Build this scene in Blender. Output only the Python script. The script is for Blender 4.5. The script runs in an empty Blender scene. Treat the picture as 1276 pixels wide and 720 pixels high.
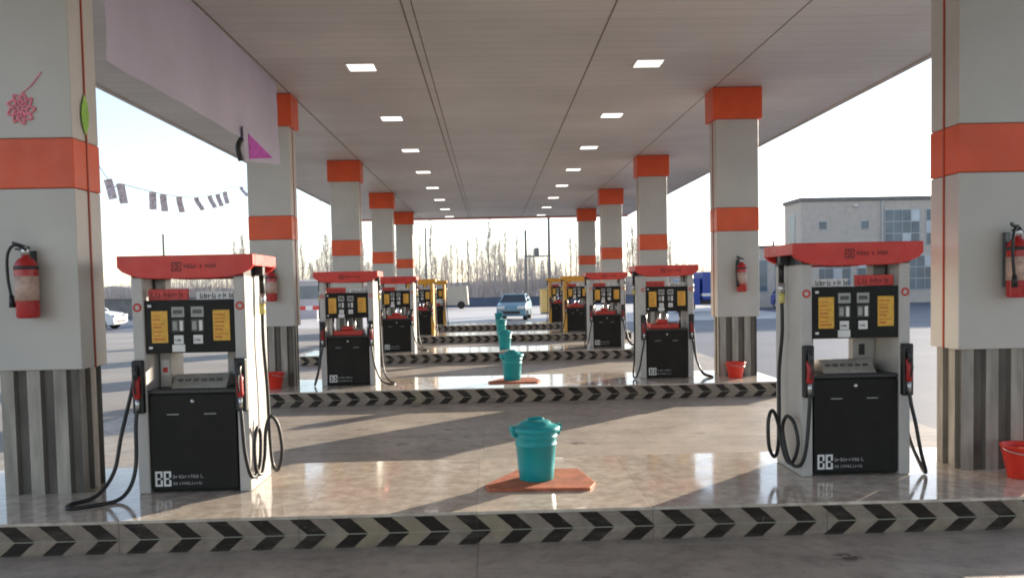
import bpy, bmesh, math, random
from mathutils import Vector, Matrix
C = bpy.context.scene.collection
R = math.radians
# ------------------------------------------------------------------ materials
M = {}
def new_mat(name):
    m = bpy.data.materials.new(name); m.use_nodes = True
    nt = m.node_tree
    return m, nt, nt.nodes['Principled BSDF']
def N(nt, t, **k):
    n = nt.nodes.new(t)
    for a, b in k.items(): setattr(n, a, b)
    return n
def math_n(nt, op, a, b=None, c=None):
    n = nt.nodes.new('ShaderNodeMath'); n.operation = op
    for i, v in enumerate((a, b, c)):
        if v is None: continue
        if isinstance(v, (int, float)): n.inputs[i].default_value = v
        else: nt.links.new(v, n.inputs[i])
    return n.outputs[0]
def mixc(nt, fac, a, b, mode='MIX'):
    n = nt.nodes.new('ShaderNodeMix'); n.data_type = 'RGBA'; n.blend_type = mode
    for s, v in ((n.inputs['Factor'], fac), (n.inputs[6], a), (n.inputs[7], b)):
        if isinstance(v, (int, float)): s.default_value = v
        elif isinstance(v, tuple): s.default_value = (*v, 1) if len(v) == 3 else v
        else: nt.links.new(v, s)
    return n.outputs[2]
def ramp(nt, v, lo, hi, a=0., b=1.):
    n = nt.nodes.new('ShaderNodeMapRange'); nt.links.new(v, n.inputs[0])
    n.inputs[1].default_value = lo; n.inputs[2].default_value = hi; n.inputs[3].default_value = a; n.inputs[4].default_value = b
    return n.outputs[0]
def noise(nt, vec, scale, detail=5, rough=.55, stretch=None):
    if stretch:
        mp = nt.nodes.new('ShaderNodeMapping'); mp.inputs['Scale'].default_value = stretch
        nt.links.new(vec, mp.inputs[0]); vec = mp.outputs[0]
    n = nt.nodes.new('ShaderNodeTexNoise'); n.inputs['Scale'].default_value = scale
    n.inputs['Detail'].default_value = detail; n.inputs['Roughness'].default_value = rough
    nt.links.new(vec, n.inputs['Vector']); return n.outputs[0]
def bump(nt, h, strength, dist, bs):
    b = nt.nodes.new('ShaderNodeBump'); b.inputs['Strength'].default_value = strength; b.inputs['Distance'].default_value = dist
    nt.links.new(h, b.inputs['Height']); nt.links.new(b.outputs[0], bs.inputs['Normal'])
def coords(nt, world=False):
    if world: return N(nt, 'ShaderNodeNewGeometry').outputs['Position']
    return N(nt, 'ShaderNodeTexCoord').outputs['Object']
def simple(key, col, rough=.5, metal=0., var=.12, scale=6., dirt=.0, bmp=.0, bscale=40, coat=0., stretch=None, world=True, spec=.5):
    m, nt, bs = new_mat(key)
    v = coords(nt, world)
    n = noise(nt, v, scale, stretch=stretch)
    f = ramp(nt, n, .3, .7, 1 - var, 1 + var)
    c = mixc(nt, 1.0, (*col, 1), f, 'MULTIPLY')
    if dirt:
        d = ramp(nt, noise(nt, v, scale * .4, 8, .7), .48, .75, 0, dirt)
        c = mixc(nt, d, c, tuple(x * .35 for x in col))
    nt.links.new(c, bs.inputs['Base Color'])
    rr = ramp(nt, noise(nt, v, scale * 2.3), .3, .7, max(.02, rough - .07), min(1, rough + .1))
    nt.links.new(rr, bs.inputs['Roughness'])
    bs.inputs['Metallic'].default_value = metal
    bs.inputs['Specular IOR Level'].default_value = spec
    bs.inputs['Coat Weight'].default_value = coat
    if bmp: bump(nt, noise(nt, v, bscale), bmp, .01, bs)
    M[key] = m; return m
simple('red_panel', (.70, .09, .024), .35, var=.1, scale=2.5, dirt=.15, spec=.4)
simple('red_topper', (.62, .03, .02), .34, var=.1, scale=5, dirt=.15)
simple('yellow_topper', (.72, .33, .03), .4, var=.1, scale=5, dirt=.2)
simple('cream_panel', (.50, .48, .45), .36, var=.06, scale=1.3, dirt=.2, spec=.4)
simple('seam_red', (.35, .05, .02), .5)
simple('pump_grey', (.47, .45, .43), .36, var=.06, scale=4, dirt=.15)
simple('pump_yellow', (.70, .36, .05), .42, var=.1, scale=4, dirt=.25)
simple('black_panel', (.010, .009, .008), .42, var=.3, scale=5, dirt=.3, spec=.22)
simple('black_rubber', (.012, .012, .013), .45, var=.3, scale=20)
simple('dark_plastic', (.03, .03, .033), .4, var=.2)
simple('steel', (.55, .55, .56), .3, metal=.9, var=.12, scale=12)
simple('shelf_steel', (.40, .375, .34), .5, metal=.1, var=.2, scale=14, dirt=.3)
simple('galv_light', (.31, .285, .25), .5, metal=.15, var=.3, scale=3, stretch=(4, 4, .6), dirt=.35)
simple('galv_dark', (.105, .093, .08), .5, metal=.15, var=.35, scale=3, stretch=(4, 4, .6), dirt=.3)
simple('label_yellow', (.72, .40, .05), .5, var=.15, scale=30)
simple('label_orange', (.55, .16, .03), .5)
simple('lcd_grey', (.30, .31, .30), .25, var=.1)
simple('lcd_dark', (.05, .055, .055), .2)
simple('white_label', (.72, .71, .70), .45, var=.05)
simple('red_label', (.60, .04, .03), .4, var=.25, scale=60)
simple('ink_dark', (.03, .025, .025), .5)
simple('ink_red_dark', (.16, .015, .012), .5)
simple('white_ink', (.70, .70, .69), .5)
simple('red_nozzle', (.38, .02, .02), .35)
simple('yellow_grip', (.62, .55, .18), .4)
simple('teal', (.010, .29, .31), .36, var=.1, scale=7, dirt=.1, spec=.4)
simple('mat_red', (.44, .125, .06), .75, var=.3, scale=9, dirt=.35, bmp=.3)
simple('extinguisher', (.42, .022, .02), .25, var=.1)
simple('bucket', (.66, .035, .018), .4, var=.1)
simple('banner', (.50, .46, .57), .8, var=.07, scale=1.4, world=True)
simple('banner_pink', (.48, .06, .42), .7, var=.35, scale=12)
simple('pink', (.80, .25, .33), .7, var=.2, scale=20)
simple('leaf_green', (.25, .50, .06), .6, var=.2, scale=20)
simple('ceil_joint', (.16, .14, .12), .6)
simple('ext_label', (.52, .36, .30), .5, var=.25, scale=30)
simple('string', (.25, .25, .25), .8)
simple('flag_grey', (.75, .66, .72), .8, var=.4, scale=20)
simple('bark', (.30, .26, .23), .9, var=.2, scale=2)
simple('twig_hazed', (.52, .47, .44), .9, var=.15, scale=1)  # pale colour carries the distance haze and overexposure
simple('thicket', (.40, .355, .335), .95, var=.25, scale=.8)
simple('pole', (.16, .16, .16), .7)
simple('brick_pale', (.55, .48, .42), .85, var=.08, scale=3, dirt=.15)
simple('plaster_lilac', (.46, .44, .47), .8, var=.08)
simple('window_dark', (.14, .17, .20), .12, var=.3, scale=.6)
simple('window_pale', (.50, .54, .58), .15, var=.2, scale=.5)
simple('frame_grey', (.48, .47, .47), .5)
simple('wall_blue', (.10, .13, .20), .8, var=.2, scale=1)
simple('wall_stone', (.22, .20, .19), .9, var=.2, scale=2)
simple('car_blue', (.16, .32, .42), .28, coat=.4, var=.05)
simple('car_white', (.72, .73, .75), .3, coat=.4, var=.04)
simple('truck_blue', (.015, .05, .30), .35, coat=.3, var=.1)
simple('van_cream', (.40, .35, .28), .5, var=.1)
simple('box_yellow', (.62, .42, .14), .5)
simple('glass_dark', (.03, .04, .05), .08)
simple('tyre', (.02, .02, .02), .8)
simple('headlight', (.75, .76, .78), .1)
simple('tail', (.4, .02, .02), .2)
simple('white_paint', (.75, .73, .70), .6)  # plain warm white for stripe, barrier, kiosk roof and wall lamp

def mk_emit():
    m, nt, bs = new_mat('lamp'); bs.inputs['Base Color'].default_value = (.9, .9, .9, 1)
    bs.inputs['Emission Color'].default_value = (1, .96, .88, 1); bs.inputs['Emission Strength'].default_value = 3.2
    M['lamp'] = m
mk_emit()
def mk_ceiling():
    m, nt, bs = new_mat('ceiling'); v = coords(nt, True)
    s = N(nt, 'ShaderNodeSeparateXYZ'); nt.links.new(v, s.inputs[0])
    fy = math_n(nt, 'FRACT', math_n(nt, 'MULTIPLY', s.outputs[1], 1 / .3))
    line = math_n(nt, 'LESS_THAN', fy, .035)
    pid = math_n(nt, 'FLOOR', math_n(nt, 'MULTIPLY', s.outputs[1], 1 / .3))
    wn = N(nt, 'ShaderNodeTexWhiteNoise', noise_dimensions='1D'); nt.links.new(pid, wn.inputs['W'])
    base = mixc(nt, wn.outputs[0], (.535, .525, .515), (.57, .56, .55))
    n = ramp(nt, noise(nt, v, .5, 4), .3, .7, .9, 1.1)
    base = mixc(nt, 1., base, n, 'MULTIPLY')
    c = mixc(nt, math_n(nt, 'MULTIPLY', line, .45), base, (.12, .10, .09))
    nt.links.new(c, bs.inputs['Base Color']); bs.inputs['Roughness'].default_value = .5
    bump(nt, math_n(nt, 'ADD', math_n(nt, 'MULTIPLY', line, -1.), noise(nt, v, 1.2, 2)), .15, .01, bs)
    M['ceiling'] = m
mk_ceiling()
def mk_kerb():
    m, nt, bs = new_mat('kerb'); v = coords(nt, True)
    s = N(nt, 'ShaderNodeSeparateXYZ'); nt.links.new(v, s.inputs[0])
    wob = math_n(nt, 'MULTIPLY', math_n(nt, 'SUBTRACT', noise(nt, v, 25, 3), .5), .016)
    zc = .116
    dz = math_n(nt, 'ABSOLUTE', math_n(nt, 'SUBTRACT', s.outputs[2], zc))
    q = math_n(nt, 'DIVIDE', dz, .110)
    sh = math_n(nt, 'MULTIPLY', math_n(nt, 'SUBTRACT', 1., q), .125)
    u = math_n(nt, 'SUBTRACT', math_n(nt, 'ADD', s.outputs[0], wob), sh)
    fr = math_n(nt, 'FRACT', math_n(nt, 'MULTIPLY', u, 1 / .2785))
    chev = math_n(nt, 'MULTIPLY', math_n(nt, 'LESS_THAN', fr, .47), math_n(nt, 'LESS_THAN', q, 1.))
    notline = math_n(nt, 'GREATER_THAN', dz, .0035)
    wear = ramp(nt, noise(nt, v, 14, 9, .75), .60, .76, 1, .45)
    chev = math_n(nt, 'MULTIPLY', math_n(nt, 'MULTIPLY', chev, notline), wear)
    n = noise(nt, v, 7, 8, .7)
    light = mixc(nt, ramp(nt, n, .3, .7), (.20, .16, .13), (.325, .265, .22))
    tint = ramp(nt, noise(nt, v, 1.7, 3), .52, .66, 0, .35)
    light = mixc(nt, tint, light, (.34, .28, .15))
    line = math_n(nt, 'MULTIPLY', math_n(nt, 'LESS_THAN', dz, .0035), .6)
    light = mixc(nt, line, light, (.30, .33, .24))
    dark = mixc(nt, noise(nt, v, 9, 6), (.008, .006, .005), (.028, .02, .015))
    c = mixc(nt, chev, light, dark)
    bj = math_n(nt, 'LESS_THAN', math_n(nt, 'FRACT', math_n(nt, 'MULTIPLY', math_n(nt, 'ADD', s.outputs[0], .13), 1 / 1.2)), .004)
    c = mixc(nt, math_n(nt, 'MULTIPLY', bj, .7), c, (.05, .04, .03))
    scuff = ramp(nt, noise(nt, v, 3.2, 9, .75, stretch=(.5, 1, 3)), .5, .72, 0, .55)
    c = mixc(nt, scuff, c, (.12, .10, .085))
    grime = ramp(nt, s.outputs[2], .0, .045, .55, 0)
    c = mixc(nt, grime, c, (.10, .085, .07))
    nt.links.new(c, bs.inputs['Base Color'])
    nt.links.new(ramp(nt, n, .3, .7, .35, .6), bs.inputs['Roughness'])
    bs.inputs['Specular IOR Level'].default_value = .25; bump(nt, n, .25, .01, bs); M['kerb'] = m
mk_kerb()
def mk_granite():
    m, nt, bs = new_mat('granite'); v = coords(nt, True)
    s = N(nt, 'ShaderNodeSeparateXYZ'); nt.links.new(v, s.inputs[0])
    vo = N(nt, 'ShaderNodeTexVoronoi'); vo.inputs['Scale'].default_value = 70; nt.links.new(v, vo.inputs['Vector'])
    n = noise(nt, v, 9, 8, .65); n2 = noise(nt, v, 2.0, 6, .65)
    c = mixc(nt, ramp(nt, n, .35, .65), (.42, .355, .295), (.72, .64, .545))
    c = mixc(nt, ramp(nt, vo.outputs['Distance'], .0, .6, .25, 0), c, (.78, .68, .57))
    c = mixc(nt, ramp(nt, n2, .42, .68, 0, .5), c, (.42, .36, .30))
    jx = math_n(nt, 'LESS_THAN', math_n(nt, 'FRACT', math_n(nt, 'MULTIPLY', math_n(nt, 'ADD', s.outputs[0], .13), 1 / 1.2)), .004)
    jy = math_n(nt, 'LESS_THAN', math_n(nt, 'ABSOLUTE', math_n(nt, 'SUBTRACT', math_n(nt, 'FRACT', math_n(nt, 'MULTIPLY', math_n(nt, 'SUBTRACT', s.outputs[1], 5.655), 1 / 6.953)), .127)), .0006)
    j = math_n(nt, 'MAXIMUM', jx, jy)
    pid = math_n(nt, 'FLOOR', math_n(nt, 'MULTIPLY', math_n(nt, 'ADD', s.outputs[0], .13), 1 / 1.2))
    wn = N(nt, 'ShaderNodeTexWhiteNoise', noise_dimensions='1D'); nt.links.new(pid, wn.inputs['W'])
    c = mixc(nt, 1., c, ramp(nt, wn.outputs[0], 0, 1, .88, 1.08), 'MULTIPLY')
    c = mixc(nt, math_n(nt, 'MULTIPLY', j, .4), c, (.1, .085, .07))
    nt.links.new(c, bs.inputs['Base Color'])
    nt.links.new(ramp(nt, noise(nt, v, 3.5, 8, .7), .4, .7, .045, .2), bs.inputs['Roughness'])
    bs.inputs['Specular IOR Level'].default_value = .6
    bump(nt, noise(nt, v, 2.5, 3), .03, .01, bs); M['granite'] = m
mk_granite()
def mk_concrete():
    m, nt, bs = new_mat('concrete'); v = coords(nt, True)
    n = noise(nt, v, 1.3, 10, .74); n3 = noise(nt, v, 8, 8, .7)
    streak = noise(nt, v, 1.6, 7, .65, stretch=(.25, 3.2, 1))
    c = mixc(nt, ramp(nt, n, .32, .68), (.20, .175, .15), (.46, .40, .335))
    c = mixc(nt, ramp(nt, streak, .35, .7, 0, .45), c, (.54, .48, .41))
    c = mixc(nt, ramp(nt, n3, .5, .75, 0, .45), c, (.10, .085, .075))
    oil = N(nt, 'ShaderNodeTexVoronoi'); oil.inputs['Scale'].default_value = 1.2; nt.links.new(v, oil.inputs['Vector'])
    of = math_n(nt, 'MULTIPLY', ramp(nt, oil.outputs['Distance'], .05, .13, 1, 0), ramp(nt, noise(nt, v, 14, 4), .38, .52))
    c = mixc(nt, math_n(nt, 'MULTIPLY', of, .85), c, (.04, .032, .028))
    nt.links.new(c, bs.inputs['Base Color'])
    nt.links.new(ramp(nt, n3, .3, .7, .38, .62), bs.inputs['Roughness'])
    bump(nt, n3, .3, .008, bs); M['concrete'] = m
mk_concrete()
def mk_shaded_asphalt():
    m, nt, bs = new_mat('shaded_asphalt'); v = coords(nt, True)
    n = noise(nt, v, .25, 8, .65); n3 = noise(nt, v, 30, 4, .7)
    c = mixc(nt, ramp(nt, n, .35, .65), (.085, .10, .145), (.135, .15, .19))  # dark blue-grey puts the right yard's shade into the base colour
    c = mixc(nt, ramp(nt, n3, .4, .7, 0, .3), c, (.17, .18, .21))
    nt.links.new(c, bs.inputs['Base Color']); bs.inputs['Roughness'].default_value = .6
    bump(nt, n3, .3, .01, bs); M['shaded_asphalt'] = m
mk_shaded_asphalt()
simple('pale_lit_ground', (.55, .53, .52), .6, var=.15, scale=.7)  # sun glare on the far ground, put into a pale sheet
simple('sunlit_beige', (.33, .31, .29), .7, var=.2, scale=.4, dirt=.3, bmp=.2)  # sunlit tone of the left yard, painted as a beige sheet

# ------------------------------------------------------------------ mesh helpers
class MB:
    def __init__(s): s.bm = bmesh.new(); s.mats = []
    def mi(s, m):
        if m not in s.mats: s.mats.append(m)
        return s.mats.index(m)
    def box(s, x0, x1, y0, y1, z0, z1, m, bev=0., mat=None, seg=2):
        b = bmesh.new(); bmesh.ops.create_cube(b, size=1)
        for v in b.verts:
            v.co = Vector(((x0 + x1) / 2 + v.co.x * (x1 - x0), (y0 + y1) / 2 + v.co.y * (y1 - y0), (z0 + z1) / 2 + v.co.z * (z1 - z0)))
        if bev: bmesh.ops.bevel(b, geom=b.edges[:], offset=bev, segments=seg, affect='EDGES', profile=.5)
        s.merge(b, m, mat)
        return s
    def merge(s, b, m, mat=None):
        k = s.mi(m)
        if mat: bmesh.ops.transform(b, matrix=mat, verts=b.verts[:])
        vm = {v: s.bm.verts.new(v.co) for v in b.verts}
        for f in b.faces:
            nf = s.bm.faces.new([vm[v] for v in f.verts]); nf.material_index = k; nf.smooth = f.smooth
        b.free()
    def prism(s, poly, d0, d1, m, axis='y', bev=0., mat=None):
        b = bmesh.new()
        def P(p, d):
            return {'y': (p[0], d, p[1]), 'x': (d, p[0], p[1]), 'z': (p[0], p[1], d)}[axis]
        A = [b.verts.new(P(p, d0)) for p in poly]; B = [b.verts.new(P(p, d1)) for p in poly]
        b.faces.new(A); b.faces.new(B[::-1]); n = len(poly)
        for i in range(n): b.faces.new((A[i], B[i], B[(i + 1) % n], A[(i + 1) % n]))
        bmesh.ops.recalc_face_normals(b, faces=b.faces[:])
        if bev: bmesh.ops.bevel(b, geom=b.edges[:], offset=bev, segments=2, affect='EDGES', profile=.5)
        s.merge(b, m, mat); return s
    def lathe(s, prof, m, c=(0, 0, 0), seg=24, mat=None, smooth=True):
        b = bmesh.new(); rings = []
        for r, z in prof:
            if r < 1e-5: rings.append([b.verts.new((c[0], c[1], c[2] + z))])
            else: rings.append([b.verts.new((c[0] + r * math.cos(2 * math.pi * i / seg), c[1] + r * math.sin(2 * math.pi * i / seg), c[2] + z)) for i in range(seg)])
        for a, d in zip(rings, rings[1:]):
            for i in range(seg):
                j = (i + 1) % seg
                if len(a) == 1 and len(d) == 1: continue
                if len(a) == 1: f = b.faces.new((a[0], d[j], d[i]))
                elif len(d) == 1: f = b.faces.new((a[i], a[j], d[0]))
                else: f = b.faces.new((a[i], a[j], d[j], d[i]))
                f.smooth = smooth
        bmesh.ops.recalc_face_normals(b, faces=b.faces[:])
        s.merge(b, m, mat); return s
    def tube(s, pts, r, m, seg=8, smooth_n=6, r1=None, mat=None):
        P = [Vector(p) for p in pts]
        if smooth_n > 1 and len(P) > 2:
            Q = []
            for i in range(len(P) - 1):
                p0 = P[max(i - 1, 0)]; p1 = P[i]; p2 = P[i + 1]; p3 = P[min(i + 2, len(P) - 1)]
                for k in range(smooth_n):
                    t = k / smooth_n
                    Q.append(.5 * ((2 * p1) + (p2 - p0) * t + (2 * p0 - 5 * p1 + 4 * p2 - p3) * t * t + (3 * p1 - p0 - 3 * p2 + p3) * t ** 3))
            Q.append(P[-1]); P = Q
        b = bmesh.new(); rings = []; up = Vector((.31, .2, .93)).normalized(); n = len(P)
        for i, p in enumerate(P):
            d = (P[min(i + 1, n - 1)] - P[max(i - 1, 0)]).normalized()
            a = d.cross(up)
            if a.length < .05: a = d.cross(Vector((1, 0, 0)))
            a.normalize(); up = a.cross(d).normalized()
            rr = r if r1 is None else r + (r1 - r) * i / (n - 1)
            rings.append([b.verts.new(p + rr * (math.cos(2 * math.pi * k / seg) * a + math.sin(2 * math.pi * k / seg) * up)) for k in range(seg)])
        for A, B in zip(rings, rings[1:]):
            for k in range(seg):
                f = b.faces.new((A[k], A[(k + 1) % seg], B[(k + 1) % seg], B[k])); f.smooth = True
        b.faces.new(rings[0][::-1]); b.faces.new(rings[-1])
        bmesh.ops.recalc_face_normals(b, faces=b.faces[:])
        s.merge(b, m, mat); return s
    def build(s, name, parent=None, loc=None):
        me = bpy.data.meshes.new(name); s.bm.to_mesh(me); s.bm.free()
        for k in s.mats: me.materials.append(M[k])
        o = bpy.data.objects.new(name, me); C.objects.link(o)
        if parent: o.parent = parent
        if loc: o.location = loc
        return o
def tag(o, label=None, cat=None, group=None, kind=None):
    if label: o['label'] = label
    if cat: o['category'] = cat
    if group: o['group'] = group
    if kind: o['kind'] = kind
    return o
def thing(name, label, cat, loc=(0, 0, 0), rz=0, group=None):
    o = bpy.data.objects.new(name, None); C.objects.link(o); o.location = loc; o.rotation_euler = (0, 0, rz)
    return tag(o, label, cat, group)
def dup(root, loc, label=None, rz=None, scale=None):
    def cp(o, parent):
        c = o.copy(); C.objects.link(c); c.parent = parent
        for ch in list(o.children): cp(ch, c)
        return c
    r = cp(root, None); r.location = loc
    if rz is not None: r.rotation_euler = (0, 0, rz)
    if scale: r.scale = scale
    if label: r['label'] = label
    return r
ORD = ['nearest', 'second', 'third', 'fourth', 'fifth', 'sixth', 'seventh', 'farthest']
D0, S, ISL, KH, CEIL = 5.655, 6.953, 1.762, .245, 4.835
YS = [D0 + S * i for i in range(5)]

# ------------------------------------------------------------------ setting
b = MB(); b.box(-900, 900, -60, 1400, -.5, 0, 'shaded_asphalt'); tag(b.build('ground'), kind='structure')
b = MB()
xs = [-5.3, -.12, 5.1]
ys = [-8, 1.1, 7.0] + [7.0 + 6.953 * k for k in range(1, 6)]
for i in range(len(xs) - 1):
    for j in range(len(ys) - 1):
        b.box(xs[i] + .001, xs[i + 1] - .001, ys[j] + .002, ys[j + 1] - .002, -.02, .022, 'concrete', bev=.003, seg=1)
tag(b.build('forecourt_paving'), kind='structure')
b = MB(); b.box(-14, 16, 39, 72, -.02, .008, 'pale_lit_ground'); tag(b.build('far_lit_ground'), kind='structure')
b = MB(); b.box(-120, -5.32, -40, 39, -.02, .006, 'sunlit_beige'); tag(b.build('sunlit_yard'), kind='structure')
for i, y in enumerate(YS):
    b = MB()
    b.box(-4.45, 4.42, y + .012, y + ISL - .012, -.05, KH - .022, 'kerb')
    b.box(-4.462, 4.432, y, y + ISL, KH - .022, KH, 'granite', bev=.004, seg=1)
    o = b.build('pump_island'); tag(o, kind='structure')
    b = MB(); b.box(-4.45, 4.42, y + .002, y + .012, .0225, KH - .0225, 'kerb'); k = b.build('kerb', o)

# ------------------------------------------------------------------ canopy
X0, X1, Y0c, Y1c = -5.69, 6.13, -10., 37.7
can = thing('canopy', 'long flat grey canopy roof with panelled ceiling over all the pump islands', 'canopy', (0, 16, CEIL))
b = MB(); b.box(X0, X1, Y0c - 16, Y1c - 16, 0, .25, 'ceiling'); b.build('ceiling', can)
for x, w in ((-3.07, .02), (-.90, .018), (-.79, .012), (1.44, .018), (3.6, .014)):
    b = MB(); b.box(x - w / 2, x + w / 2, Y0c - 16.0, Y1c - 16.05, -.004, .003, 'ceil_joint'); b.build('joint_strip', can)
b = MB()
b.box(X0 - .06, X0, Y0c - 16, Y1c - 16, -.03, 1.1, 'cream_panel'); b.box(X1, X1 + .06, Y0c - 16, Y1c - 16, -.03, 1.1, 'cream_panel')
b.box(X0 - .06, X1 + .06, Y1c - 16, Y1c - 15.94, -.03, 1.1, 'cream_panel'); b.box(X0 - .06, X1 + .06, Y0c - 16.06, Y0c - 16, -.03, 1.1, 'cream_panel')
b.build('fascia', can)
b = MB(); b.box(X0 - .08, X1 + .08, Y1c - 16.02, Y1c - 15.92, -.075, -.031, 'red_panel'); b.build('fascia_trim', can)

# ceiling lights
lt = thing('ceiling_light', 'x', 'ceiling light', (0, 0, 0), group='square lights set in the canopy ceiling')
b = MB()
for (a0, a1, c0, c1) in ((-.235, .235, -.235, -.205), (-.235, .235, .205, .235), (-.235, -.205, -.205, .205), (.205, .235, -.205, .205)):
    b.box(a0, a1, c0, c1, -.014, .0, 'white_label')
b.build('frame', lt); lt.scale = (.88, .88, 1); b = MB(); b.box(-.205, .205, -.205, .205, -.008, 0, 'lamp'); b.build('diffuser', lt)
first = True
for side, x in (('left', -1.72), ('right', 2.27)):
    for k in range(8):
        lab = f'{ORD[k]} lit square ceiling light from the camera in the {side} row'
        p = (x, 11.87 + 3.57 * k, CEIL - .001)
        if first: lt.location = p; lt['label'] = lab; first = False
        else: dup(lt, p, lab)

# ------------------------------------------------------------------ columns
PB, BT, BB, CB = 1.20, 2.943, 2.566, 4.335
def make_column(w=.675, d=.42):
    t = thing('canopy_column', 'x', 'column', group='red banded columns holding up the canopy')
    h = w / 2
    # local: x centred, y 0 = front, z 0 = island top
    z = lambda v: v - KH
    b = MB()
    b.box(-h, h, 0, d, z(PB), z(BB), 'cream_panel', bev=.008); b.box(-h, h, 0, d, z(BT), z(CB), 'cream_panel', bev=.008)
    b.box(-h + .02, h - .02, .02, d - .02, z(BB) - .01, z(BT) + .01, 'cream_panel')
    b.build('cladding', t)
    b = MB(); b.box(-h - .003, h + .003, -.003, d + .003, z(BB) + .004, z(BT) - .004, 'red_panel', bev=.006); tag(b.build('band', t))
    b = MB(); b.box(-h - .055, h + .055, -.045, d + .045, z(CB), z(CEIL) - .006, 'red_panel', bev=.01); b.build('cap', t)
    # corrugated lower jacket
    prof = []
    hw = h - .04
    def wave(a, bb, n, f):
        out = []; L = (bb - a) / n
        for i in range(n):
            s0 = a + i * L
            out += [(s0, 0), (s0 + L * .5, 0), (s0 + L * .6, f), (s0 + L * .9, f)]
        return out + [(bb, 0)]
    def face(b, T, length, n):
        wv = wave(0, length, n, .03)
        for (s0, o0), (s1, o1) in zip(wv, wv[1:]):
            p = [T(s0, o0), T(s1, o1)]
            bb = bmesh.new()
            vs = [bb.verts.new((*p[0], .0)), bb.verts.new((*p[1], .0)), bb.verts.new((*p[1], z(PB))), bb.verts.new((*p[0], z(PB)))]
            bb.faces.new(vs)
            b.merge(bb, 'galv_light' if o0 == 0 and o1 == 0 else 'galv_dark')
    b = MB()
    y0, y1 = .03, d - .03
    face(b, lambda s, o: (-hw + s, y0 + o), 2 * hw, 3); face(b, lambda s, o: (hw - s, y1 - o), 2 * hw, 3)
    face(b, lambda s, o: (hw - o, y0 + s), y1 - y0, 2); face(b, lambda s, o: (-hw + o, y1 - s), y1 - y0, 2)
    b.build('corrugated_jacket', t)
    for sx in (-1, 1):
        b = MB(); b.box(sx * (h + .0045) - .0045, sx * (h + .0045) + .0045, d * .5 - .009, d * .5 + .009, z(PB), z(CB), 'seam_red'); b.build('seam_strip', t)
    return t
col0 = make_column()
colx = {'left': -3.445, 'right': 3.965}
cols = {}
first = True
for side in ('left', 'right'):
    for i in range(5):
        lab = (f'{ORD[i] if i < 4 else "farthest"} red banded cream column of the {side} row' if i else
               f'big cream column with red band at the {side} edge of the picture')
        p = (colx[side], YS[i] + .80, KH)
        if first: c = col0; c.location = p; c['label'] = lab; first = False
        else: c = dup(col0, p, lab)
        cols[side, i] = c

# ------------------------------------------------------------------ fuel pumps
def glyphs(b, x0, x1, z0, h, y, m, seed, d=.0015, wgl=.6):
    """little irregular strokes: a line of lettering too small to read"""
    rnd = random.Random(seed); x = x0
    while x < x1 - h * .3:
        w = h * rnd.uniform(.45, .7); st = h * .16
        k = rnd.randrange(5)
        b.box(x, x + st, y - d, y, z0, z0 + h * (1 if k != 3 else .75), m)
        if k in (0, 2, 4): b.box(x + st, x + w, y - d, y, z0, z0 + st, m)
        if k in (0, 1, 3): b.box(x + st, x + w, y - d, y, z0 + h * .42, z0 + h * .42 + st, m)
        if k in (0, 1, 4): b.box(x + w - st, x + w, y - d, y, z0 + st, z0 + h * .75, m)
        x += w + h * .22
        if rnd.random() < .08: x += h * .4
def emblem(b, x, z, s, y, m, d=.0015):
    """two linked square letters with notched middles"""
    for dx in (0, s * .56):
        a = x + dx; w = s * .48; t = s * .13
        for (p0, p1, q0, q1) in ((a, a + w, z, z + t), (a, a + w, z + s - t, z + s), (a, a + t, z + t, z + s - t), (a + w - t, a + w, z + t, z + s * .42), (a + w - t, a + w, z + s * .58, z + s - t), (a + t, a + w - t, z + s * .45, z + s * .55)):
            b.box(p0, p1, y - d, y, q0, q1, m)
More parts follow.
